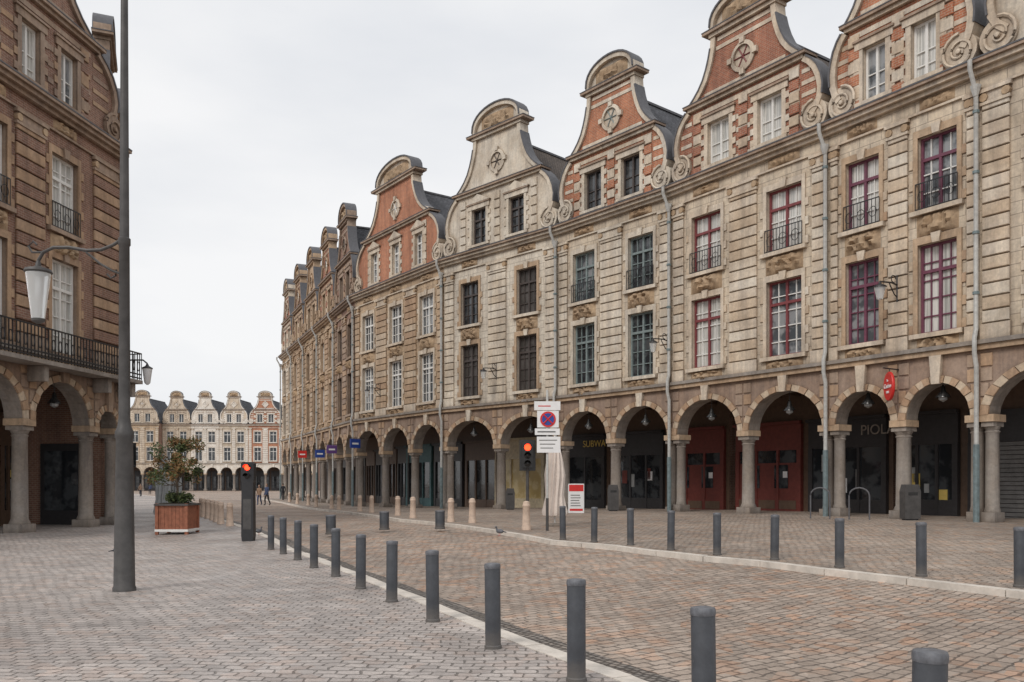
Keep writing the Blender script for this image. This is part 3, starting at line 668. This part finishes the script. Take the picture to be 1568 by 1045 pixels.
def kerb(name,L,w,side):
    b=B()
    P=[]
    for i in range(len(L)):
        t=(L[min(i+1,len(L)-1)]-L[max(i-1,0)]).normalized(); n=Vector((t.y,-t.x))*side
        P.append((L[i],L[i]+n*w))
    for i in range(len(P)-1):
        (a,a2),(c,c2)=P[i],P[i+1]
        t=(c-a); L0=t.length; e=t*(.009/L0)
        jj=R.uniform(-.012,.012); nn=(a2-a).normalized()*jj
        a_,a2_,c_,c2_=a+e,a2+e+nn,c-e,c2-e+nn
        z=lambda q,h:(q.x,q.y,g(q.x,q.y)+h)
        j=R.uniform(-.006,.006)+.014
        b.face('kerb_stones',[z(a_,j),z(a2_,j),z(c2_,j),z(c_,j)],'kerb_stone')
        b.face('kerb_stones',[z(a2_,j),z(a2_,-.13),z(c2_,-.13),z(c2_,j)],'kerb_stone'); b.face('kerb_stones',[z(a_,j),z(a_,-.13),z(c_,-.13),z(c_,j)],'kerb_stone')
        b.face('kerb_stones',[z(a_,j),z(a2_,j),z(a2_,-.13),z(a_,-.13)],'kerb_stone'); b.face('kerb_stones',[z(c_,j),z(c2_,j),z(c2_,-.13),z(c_,-.13)],'kerb_stone')
    b.finish(name)
    return P
PLk=kerb('kerb',KL,.22,1); PRk=kerb('kerb',KR,.17,-1)
rows=[]
for a,a2 in PLk:
    n=(a2-a).normalized(); rows.append([(q.x,q.y,g(q.x,q.y)-.092) for q in (a2-n*.02,a2+n*.25,a2+n*.5)])
sheet('gutter',rows,'gutter_pebbles')
# ---------------------------------------------------------------- bollards
def bollard(x,y,h=.9,r=.083):
    z=g(x,y); b=B(Matrix.Translation((x,y,z))@Matrix.Rotation(R.uniform(-.012,.012),4,'X')@Matrix.Rotation(R.uniform(-.012,.012),4,'Y'))
    b.lathe('post',[(r*1.12,-.02),(r*1.12,.03),(r,.04),(r,h-.06),(r*.985,h-.055)],(0,0,0),'bollard_paint',24)
    b.lathe('cap',[(r*1.03,h-.056),(r*1.05,h-.045),(r*1.05,h-.02),(r*.98,h-.004),(r*.6,h+.003),(.001,h+.006)],(0,0,0),'bollard_cap',24)
    b.finish('bollard',(x,y,z))
for x,y in leftrow+rightrow: bollard(x,y)
for x,y in ((-2.4,28.3),(-4.3,28.6),(-5.8,27.2)): bollard(x,y,.6,.16)
def sbollard(x,y,h=.9,r=.13):
    z=g(x,y); b=B()
    b.lathe('post',[(r*1.15,-.02),(r*1.15,.1),(r,.13),(r*.86,h-.18),(r*.98,h-.16),(r*.98,h-.12),(r*.86,h-.1),(r*.8,h-.03),(r*.4,h),(.001,h+.01)],(x,y,z),'stone_bollard',14)
    b.finish('stone_bollard',(x,y,z))
for x,y in ((.45,26.6),(-1.45,31),(-2.3,32),(-4.2,36),(-5.3,39.4),(-7.4,44.8),(-8.6,48),(-11,54),(-12,56.5),(-14.3,62),(-16,66.7),(-18.2,72),(-20.7,79),
            (-10.9,32.8),(-11.8,34.4),(-12.6,36.2),(-13.4,38),(-14.3,39.9),(-15.2,41.8),(-16.1,44)): sbollard(x,y)
# ---------------------------------------------------------------- big lamp post
x,y=-6.3,13.8; b=B(); z=g(x,y)
b.lathe('post',[(.18,-.02),(.18,.05),(.165,.08),(.13,2.45),(.145,2.5),(.145,2.58),(.11,2.66),(.09,2.8),(.08,5.6),(.095,5.62),(.095,5.72),(.074,5.74),(.052,10.4)],(x,y,z),'post_paint',20)
b.tube('post',[(x,y,10.3),(x+.25,y,10.7),(x+1.2,y,10.9)],.04,'post_paint',8); b.box('head',x+1.1,x+1.8,y-.14,y+.14,10.84,10.96,'post_paint')
b.tube('bracket',[(x-.03,y,5.72),(x-.18,y,5.62),(x-.38,y,5.54),(x-.62,y,5.53),(x-.9,y,5.58),(x-1.15,y,5.58),(x-1.32,y,5.5),(x-1.40,y,5.36)],.028,'post_paint',8)
b.tube('bracket',[(x-.05,y,5.15),(x-.2,y,5.2),(x-.4,y,5.32),(x-.62,y,5.5)],.02,'post_paint',6)
b.tube('bracket',[(x-.28,y,5.15),(x-.22,y,5.08),(x-.14,y,5.12),(x-.13,y,5.22)],.016,'post_paint',6)
b.tube('bracket',[(x-1.32,y,5.5),(x-1.5,y,5.5),(x-1.56,y,5.6),(x-1.48,y,5.68),(x-1.42,y,5.62)],.018,'post_paint',6)
lx=x-1.40
b.lathe('lantern_cap',[(.03,5.36),(.05,5.27),(.2,5.22),(.215,5.18),(.2,5.16)],(lx,y,0),'post_paint',18)
b.lathe('lantern_glass',[(.19,5.155),(.10,4.42)],(lx,y,0),'lantern_glass',18)
b.lathe('lantern_foot',[(.105,4.42),(.10,4.38),(.03,4.34)],(lx,y,0),'post_paint',14)
b.lathe('lantern_bulb',[(.04,5.1),(.05,4.95),(.04,4.8),(.001,4.76)],(lx,y,0),'white_plastic',10)
b.finish('street_lamp',(x,y,z))
def wall_lamp(M,x,z,s=1.0,name='wall_lamp',L=1.1,big=False):
    b=B(M)
    b.tube('bracket',[(x,-.05,z),(x,-.4,z+.05),(x,-.8*L,z+.02),(x,-L,z+.0)],.028*s,'iron',6)
    b.tube('bracket',[(x,-.05,z-.45),(x,-.25,z-.35),(x,-.5,z-.05),(x,-.55,z+.04)],.022*s,'iron',6)
    b.tube('bracket',[(x,-.07,z-.6),(x,-.07,z+.35)],.03*s,'iron',6)
    b.tube('bracket',[(x,-.3+.13*math.cos(t),z+.2+.13*math.sin(t)) for t in [k*math.pi/5 for k in range(9)]],.018*s,'iron',5)
    b.lathe('lantern_cap',[(.03,z+.0),(.06,z-.08),(.2*s,z-.16),(.21*s,z-.2)],(x,-L,0),'iron',12)
    b.lathe('lantern_glass',[(.18*s,z-.2),(.10*s,z-.62),(.03,z-.66)],(x,-L,0),'lantern_glass',12)
    b.finish(name)
wall_lamp(HM[4][1],HM[4][2]*.5,8.4); wall_lamp(HM[3][1],HM[3][2]*.97,8.5); wall_lamp(HM[1][1],HM[1][2]*.5,8.9,1.1)
wall_lamp(HM[5][1],HM[5][2]*.33,8.4)
b=B(); cx,cy=-16.4,35.9
b.tube('bracket',[(cx-.2,cy,6.85),(cx+.3,cy,6.95),(cx+.8,cy,6.95),(cx+.98,cy,6.8)],.035,'iron',6)
b.lathe('lantern_cap',[(.03,6.8),(.08,6.7),(.22,6.62),(.22,6.58)],(cx+.98,cy,0),'iron',12); b.lathe('lantern_glass',[(.2,6.58),(.12,5.98),(.04,5.9)],(cx+.98,cy,0),'white_plastic',12)
b.finish('wall_lamp')
# ---------------------------------------------------------------- red oval sign, shop letters
M,W=HM[1][1],HM[1][2]; b=B(M); x=W*.5
b.tube('bracket',[(x,.0,5.85),(x,-.9,5.85)],.025,'iron',6)
Ms=M@Matrix.Translation((x,-.55,5.22))@Matrix.Rotation(math.radians(-35),4,'Z')
b2=B(Ms); b2.lathe('sign_disc',[(.01,-.05),(.50,-.05),(.52,-.03),(.52,.03),(.50,.05),(.01,.05)],(0,0,0),'sign_red',28,'y',.78)
b2.tube('bracket',[(0,0,.5),(0,0,.64)],.02,'iron',5)
for pr,d in b.parts.items(): b2.parts.setdefault(pr+'_arm',d)
e=b2.finish('hanging_oval_sign')
text('Casino',Ms,0,-.065,.0,.22,'white_plastic',e); text('le',Ms,0,-.065,.2,.13,'white_plastic',e); text('PUB',Ms,0,-.065,-.22,.12,'white_plastic',e)
e=HM[3][0]; text('SUBWAY',HM[3][1],-1.1,3.98,4.05,.55,'gold_text',e,'shop_lettering')
text('PIOLA',HM[1][1],-.6,4.0,4.0,.6,'stone_grey',HM[1][0],'shop_lettering')
# ---------------------------------------------------------------- sign post
def plate(b,part,x,y,z0,z1,w,mat):
    b.box(part,x-w/2,x+w/2,y-.03,y-.01,z0,z1,mat)
x,y=1.08,26.0; b=B(); z=g(x,y)
b.lathe('pole',[(.035,0),(.035,4.3),(.02,4.32)],(x,y+.03,z),'pipe_grey',10); b.lathe('pole',[(.045,0),(.045,1.0)],(x,y+.03,z),'post_paint',10)
plate(b,'plates',x,y,3.98,4.25,.80,'white_plastic'); plate(b,'plates',x+.02,y,3.45,3.96,.66,'white_plastic'); plate(b,'plates',x,y,3.22,3.42,.76,'white_plastic'); plate(b,'plates',x+.04,y,2.68,3.17,.72,'white_plastic')
b.lathe('roundel',[(.24,-.035),(.24,-.045),(.001,-.045)],(x+.02,y,3.70),'sign_red',28,'y'); b.lathe('roundel',[(.185,-.045),(.185,-.052),(.001,-.052)],(x+.02,y,3.70),'sign_blue',28,'y')
b.tube('roundel',[(x-.11,y-.055,3.83),(x+.15,y-.055,3.57)],.022,'sign_red',4); b.tube('roundel',[(x+.15,y-.056,3.83),(x-.11,y-.056,3.57)],.022,'sign_red',4)
for k in range(3): b.box('print',x-.25+k*.02,x+.3-k*.06,y-.036,y-.031,3.05-k*.12,3.072-k*.12,'post_paint')
b.box('print',x-.3,x+.25,y-.036,y-.031,3.30,3.335,'post_paint'); b.box('print',x-.28,x+.1,y-.036,y-.031,4.09,4.12,'sign_red')
b.finish('traffic_sign',(x,y,z))
def tl(x,y,h,name,fat):
    z=g(x,y); b=B()
    if fat:
        b.prism('column',[(x-.16,z),(x+.16,z),(x+.18,z+.15),(x+.17,z+h-.6),(x+.19,z+h-.55),(x+.19,z+h-.04),(x+.14,z+h),(x-.14,z+h),(x-.19,z+h-.04),(x-.19,z+h-.55),(x-.17,z+h-.6),(x-.18,z+.15)],y-.13,y+.13,'iron')
        b.box('column_door',x-.12,x+.12,y-.136,y-.131,z+.35,z+1.25,'post_paint')
        zc=z+h-.16; R0=.085
    else:
        b.lathe('pole',[(.05,0),(.05,h-.1)],(x,y+.12,z),'post_paint',10)
        b.prism('head',[(x-.17,z+h-.8),(x+.17,z+h-.8),(x+.18,z+h-.05),(x+.12,z+h+.03),(x-.12,z+h+.03),(x-.18,z+h-.05)],y-.12,y+.1,'lens_dark'); zc=z+h-.15; R0=.105
        b.prism('backboard',[(x-.26,z+h-.9),(x+.26,z+h-.9),(x+.26,z+h+.1),(x-.26,z+h+.1)],y+.101,y+.11,'lens_dark')
    for k in range(3 if not fat else 2):
        zz=zc-k*.26
        b.lathe('lens',[(R0,-.135),(R0*.9,-.145),(.001,-.16)],(x,y,zz),'red_light' if k==0 else 'lens_dark',18,'y')
        n=10; P=[(x+R0*1.12*math.cos(t),zz+R0*1.12*math.sin(t)) for t in [math.pi*q/n for q in range(n+1)]]
        b.ribbon('visor',P,y-.30,y-.12,.012,'lens_dark')
    b.finish(name,(x,y,z))
tl(-7.85,25.3,2.35,'traffic_light',True); tl(.5,27.3,2.75,'traffic_light',False); tl(-15.8,35.0,3.3,'traffic_light',False)
def parasol(x,y,h,r,mat):
    z=g(x,y); b=B(); n=24; rings=[]
    prof=[(.02,h),(r*.35,h-.15),(r*.62,h-.7),(r*.8,h-1.2),(r*.72,h*.35),(r*1.0,h*.16),(r*.9,h*.12)]
    for rr,hh in prof:
        rings.append([(x+rr*(1+.22*math.cos(k*math.pi))*math.cos(2*math.pi*k/n+hh*.25),y+rr*(1+.22*math.cos(k*math.pi))*math.sin(2*math.pi*k/n+hh*.25),z+hh) for k in range(n)])
    for a,c in zip(rings,rings[1:]):
        for k in range(n): b.face('canopy',[a[k],a[(k+1)%n],c[(k+1)%n],c[k]],mat,True)
    b.lathe('pole',[(.025,0),(.025,h+.08),(.001,h+.1)],(x,y,z),'frame_white',8); b.lathe('foot',[(.3,0),(.3,.06),(.06,.1)],(x,y,z),'stone_grey',14)
    b.finish('closed_parasol',(x,y,z))
parasol(1.42,28.2,2.9,.36,'fabric_white'); parasol(-15.0,36.5,2.9,.34,'fabric_grey'); parasol(-14.9,37.6,2.8,.28,'fabric_grey')
x,y=2.95,39.0; z=g(x,y); b=B()
b.prism('board',[(x-.36,z),(x+.36,z),(x+.36,z+1.35),(x-.36,z+1.35)],y-.02,y+.02,'white_plastic'); b.box('print',x-.33,x+.33,y-.026,y-.021,z+1.0,z+1.3,'sign_red'); b.box('print',x-.3,x+.3,y-.026,y-.021,z+.1,z+.2,'sign_red')
for k in range(5): b.box('print',x-.26,x+.2-.03*(k%3),y-.026,y-.021,z+.32+k*.12,z+.36+k*.12,'shutter_grey')
b.prism('stand',[(x-.36,z),(x-.32,z),(x-.32,z+1.3),(x-.36,z+1.3)],y+.25,y+.28,'frame_white'); b.finish('menu_board',(x,y,z))
def bin_(x,y,h=1.25,w=.27):
    z=g(x,y); b=B()
    b.prism('body',[(x-w,z+.05),(x+w,z+.05),(x+w*1.03,z+h-.25),(x+w*.8,z+h),(x-w*.8,z+h),(x-w*1.03,z+h-.25)],y-w*.8,y+w*.8,'post_paint')
    b.box('mouth',x-w*.6,x+w*.6,y-w*.8-.006,y-w*.8+.01,z+h-.38,z+h-.27,'lens_dark'); b.box('plinth',x-w*.8,x+w*.8,y-w*.6,y+w*.6,z-.03,z+.05,'iron')
    b.finish('litter_bin',(x,y,z))
bin_(13.95,29.75); bin_(5.0,42.0,1.3,.25); bin_(-.1,47.6,1.2,.25)
for x,y in ((11.25,31.0),(12.35,30.2)):
    z=g(x,y); b=B(); P=[(x-.28,y+.2,z-.02),(x-.28,y+.2,z+.85)]+[(x-.28*math.cos(t),y+.2*math.cos(t),z+.85+.28*math.sin(t)) for t in [math.pi*k/8 for k in range(1,8)]]+[(x+.28,y-.2,z+.85),(x+.28,y-.2,z-.02)]
    b.tube('hoop',P,.028,'lead',8); b.finish('bicycle_rack',(x,y,z))
# planter + tree
x,y=-11.5,29.2; z=g(x,y); b=B()
for k in range(8):
    b.box('planks',x-.5+k*.125+.004,x-.5+(k+1)*.125-.004,y-.5,y+.5,z+.18,z+.98,'planter_wood')
for sx in (-1,1):
    for sy in (-1,1): b.box('legs',x+sx*.5-.05,x+sx*.5+.05,y+sy*.5-.05,y+sy*.5+.05,z,z+1.05,'planter_wood')
b.box('rim',x-.58,x+.58,y-.58,y+.58,z+.98,z+1.04,'post_paint'); b.box('base_rail',x-.56,x+.56,y-.56,y+.56,z+.10,z+.18,'frame_white')
b.box('soil',x-.46,x+.46,y-.46,y+.46,z+1.041,z+1.06,'soil'); b.finish('wooden_planter',(x,y,z))
def leaves(b,part,cl,mats,n,s,rr):
    for k in range(n):
        c,rad,mi=rr.choice(cl)
        v=Vector((rr.gauss(0,1),rr.gauss(0,1),rr.gauss(0,1))).normalized()*rad*rr.random()**.45
        q=Vector(c)+v; a=Vector((rr.uniform(-1,1),rr.uniform(-1,1),rr.uniform(-.6,.6))).normalized(); c2=a.cross(Vector((rr.uniform(-1,1),rr.uniform(-1,1),rr.uniform(-1,1)))).normalized()
        L=s*rr.uniform(.6,1.3); b.face(part,[q-a*L,q+c2*L*.45,q+a*L,q-c2*L*.45],rr.choice(mats[mi]))
b=B(); rr=random.Random(5)
b.tube('trunk',[(x-.05,y,z+1.0),(x,y,z+1.5),(x-.03,y+.02,z+2.0),(x+.02,y,z+2.4)],.045,'bark',7,.03)
cl=[]
for k in range(26):
    an=rr.uniform(0,6.28); ra=rr.uniform(.15,.9); hh=rr.uniform(2.0,3.35)-ra*.3
    tip=(x+ra*math.cos(an),y+ra*math.sin(an),z+hh)
    b.tube('limbs',[(x,y,z+1.6+rr.random()*.5),((x+tip[0])/2,(y+tip[1])/2,z+hh-.25),tip],.02,'bark',5,.006)
    cl.append((tip,rr.uniform(.13,.32),rr.choice([0,0,1])))
leaves(b,'leaves',cl,{0:['leaf_rust','leaf_green','leaf_rust'],1:['leaf_dark','leaf_green']},4600,.055,rr)
cl2=[((x+rr.uniform(-.4,.4),y+rr.uniform(-.4,.4),z+1.15+rr.random()*.2),.18,2) for k in range(14)]
leaves(b,'ground_leaves',cl2,{2:['leaf_dark','leaf_green']},1600,.05,rr)
b.finish('potted_tree',(x,y,z))
# ---------------------------------------------------------------- people
def person(x,y,ang,coat,legs,stride=.25,h=1.72,name='pedestrian'):
    z=g(x,y); s=h/1.75
    V=[((0,0,.95),(.14,.105)),((0,0,1.15),(.135,.10)),((0,0,1.38),(.165,.105)),((0,0,1.47),(.07,.06)),((0,.01,1.53),(.055,.055)),
       ((.09,0,.88),(.095,.095)),((.10,stride*.45,.50),(.065,.07)),((.10,stride*.3,.10),(.045,.045)),((.10,stride*.3+.16,.04),(.04,.03)),
       ((-.09,0,.88),(.095,.095)),((-.10,-stride*.3,.48),(.065,.07)),((-.10,-stride*1.1,.12),(.045,.045)),((-.10,-stride*1.1+.15,.045),(.04,.03)),
       ((.19,0,1.41),(.06,.06)),((.24,-.08,1.13),(.048,.048)),((.23,.05,.90),(.036,.036)),((.22,.09,.80),(.035,.02)),
       ((-.19,0,1.41),(.06,.06)),((-.24,.08,1.13),(.048,.048)),((-.22,.22,.93),(.036,.036)),((-.21,.27,.85),(.035,.02))]
    E=[(0,1),(1,2),(2,3),(3,4),(0,5),(5,6),(6,7),(7,8),(0,9),(9,10),(10,11),(11,12),(2,13),(13,14),(14,15),(15,16),(2,17),(17,18),(18,19),(19,20)]
    e=bpy.data.objects.new(name,None); COL.objects.link(e); e.location=(x,y,z-.01); e.rotation_euler=(0,0,ang); e.scale=(s,s,s)
    me=bpy.data.meshes.new('body'); me.from_pydata([v[0] for v in V],E,[]); o=bpy.data.objects.new('body',me); COL.objects.link(o); o.parent=e
    o.modifiers.new('skin','SKIN')
    for i,v in enumerate(V): me.skin_vertices[0].data[i].radius=v[1]
    me.skin_vertices[0].data[0].use_root=True
    o.modifiers.new('sub','SUBSURF').levels=1; o.modifiers['sub'].render_levels=2
    nm='clothes_'+coat+legs
    if nm not in MATS:
        m,nt,bb=newmat(nm); tc=N(nt,'ShaderNodeTexCoord'); sp=N(nt,'ShaderNodeSeparateXYZ'); nt.links.new(tc.outputs['Object'],sp.inputs[0])
        pal={'dark':(.03,.032,.04),'blue':(.05,.07,.14),'tan':(.28,.18,.12),'skin':(.42,.26,.19)}
        f=ramp(nt,sp.outputs[2],.86,.87); c=mixc(nt,f,pal[legs],pal[coat])
        mm=N(nt,'ShaderNodeMath',operation='GREATER_THAN'); nt.links.new(sp.outputs[2],mm.inputs[0]); mm.inputs[1].default_value=1.49
        c=mixc(nt,mm.outputs[0],c,pal['skin']); nt.links.new(c,bb.inputs['Base Color']); bb.inputs['Roughness'].default_value=.85
    me.materials.append(MATS[nm])
    b=B()
    b.lathe('head',[(.001,-.12),(.05,-.105),(.07,-.05),(.078,.0),(.075,.05),(.05,.1),(.001,.118)],(0,.015,1.635),'skin',14)
    b.lathe('hair',[(.086,-.01),(.09,.03),(.078,.08),(.05,.118),(.001,.13)],(0,-.012,1.638),'hair',14)
    b.prism('nose',[(-.012,1.615),(.012,1.615),(.004,1.66),(-.004,1.66)],.08,.112,'skin')
    for sx in (-1,1):
        b.lathe('ears',[(.001,-.01),(.022,0),(.001,.01)],(sx*.08,.0,1.635),'skin',8,'y'); b.lathe('eyes',[(.001,.0),(.010,.004),(.001,.010)],(sx*.028,.082,1.65),'lens_dark',8,'y')
    b.box('mouth',-.02,.02,.078,.09,1.583,1.59,'sign_red')
    for sx,hx,hy,hz in ((1,.215,.10,.77),(-1,-.205,.29,.82)):
        for k in range(4): b.tube('fingers',[(hx,hy-.025+k*.017,hz+.01),(hx,hy-.02+k*.017,hz-.04-.006*(k in(1,2))),(hx-sx*.012,hy-.015+k*.017,hz-.075)],.009,'skin',5)
        b.tube('fingers',[(hx-sx*.005,hy+.03,hz+.03),(hx-sx*.015,hy+.055,hz-.01)],.010,'skin',5)
    t=b.finish('head_and_hands'); t.parent=e
person(-19.2,66.5,2.6,'blue','dark'); person(-20.0,67.2,2.9,'tan','blue',.2,1.62); person(-56,128,3.4,'dark','dark'); person(-55,129,0.3,'blue','dark'); person(-23.2,86,.5,'dark','dark'); person(-49,112,1.2,'tan','dark')
def pigeon(x,y,a):
    z=g(x,y); M=Matrix.Translation((x,y,z))@Matrix.Rotation(a,4,'Z'); b=B(M)
    def ell(part,c,rx,ry,rz,m):
        n=10; rg=[[(c[0]+rx*math.sin(math.pi*(i/8-.5)),c[1]+ry*math.cos(math.pi*(i/8-.5))*math.cos(2*math.pi*k/n),c[2]+rz*math.cos(math.pi*(i/8-.5))*math.sin(2*math.pi*k/n)) for k in range(n)] for i in range(9)]
        for p,q in zip(rg,rg[1:]):
            for k in range(n): b.face(part,[p[k],p[(k+1)%n],q[(k+1)%n],q[k]],m,True)
    ell('body',(0,0,.13),.13,.06,.065,'pigeon_grey'); b.tube('neck',[(.08,0,.15),(.12,0,.2),(.13,0,.24)],.038,'pigeon_grey',8,.026); ell('head',(.14,0,.25),.034,.026,.028,'pigeon_grey')
    b.tube('beak',[(.165,0,.25),(.195,0,.24)],.008,'lens_dark',5,.002); b.prism('tail',[(-.22,.10),(-.08,.12),(-.08,.15),(-.22,.115)],-.025,.025,'cloth_dark')
    for sy in (-.025,.025): b.tube('legs',[(.01,sy,.09),(.01,sy,.01),(.04,sy,.005)],.006,'sign_red',4)
    b.finish('pigeon')
pigeon(-.35,24.5,2.5); pigeon(-9.5,20.5,.6); pigeon(-8.2,27.5,1.2)
# ---------------------------------------------------------------- light, world, camera
w=bpy.data.worlds.new('World'); scene.world=w; w.use_nodes=True; nt=w.node_tree; bg=nt.nodes['Background']
sky=N(nt,'ShaderNodeTexSky',sky_type='NISHITA'); sky.sun_disc=False; sky.sun_elevation=math.radians(42); sky.sun_rotation=math.radians(215)
tc=N(nt,'ShaderNodeTexCoord')
f=noise_n(nt,tc.outputs['Generated'],1.7,6,.5,(1,1,3.0))
cl=N(nt,'ShaderNodeValToRGB'); e=cl.color_ramp.elements; e[0].position=.30; e[0].color=(7.5,7.75,8.2,1); e[1].position=.62; e[1].color=(9.6,9.6,9.65,1)
nt.links.new(f,cl.inputs[0])
col=mixc(nt,.95,sky.outputs[0],cl.outputs[0]); nt.links.new(col,bg.inputs[0]); bg.inputs[1].default_value=.1
L=bpy.data.lights.new('sun','SUN'); L.energy=1.35; L.angle=math.radians(20); L.color=(1,.94,.87); lo=bpy.data.objects.new('sun',L); COL.objects.link(lo)
el=math.radians(42); az=math.radians(215); dv=Vector((math.sin(az)*math.cos(el),math.cos(az)*math.cos(el),math.sin(el)))
lo.rotation_euler=dv.to_track_quat('Z','Y').to_euler(); lo.location=(0,-10,40)
cam=bpy.data.cameras.new('camera'); co=bpy.data.objects.new('camera',cam); COL.objects.link(co); scene.camera=co
co.location=(0,0,1.75); co.rotation_euler=(math.pi/2,0,0); cam.sensor_width=36; cam.lens=29.85; cam.shift_y=.1387; cam.clip_end=4000; cam.clip_start=.1
scene.view_settings.view_transform='Standard'; scene.view_settings.look='None'; scene.view_settings.exposure=0
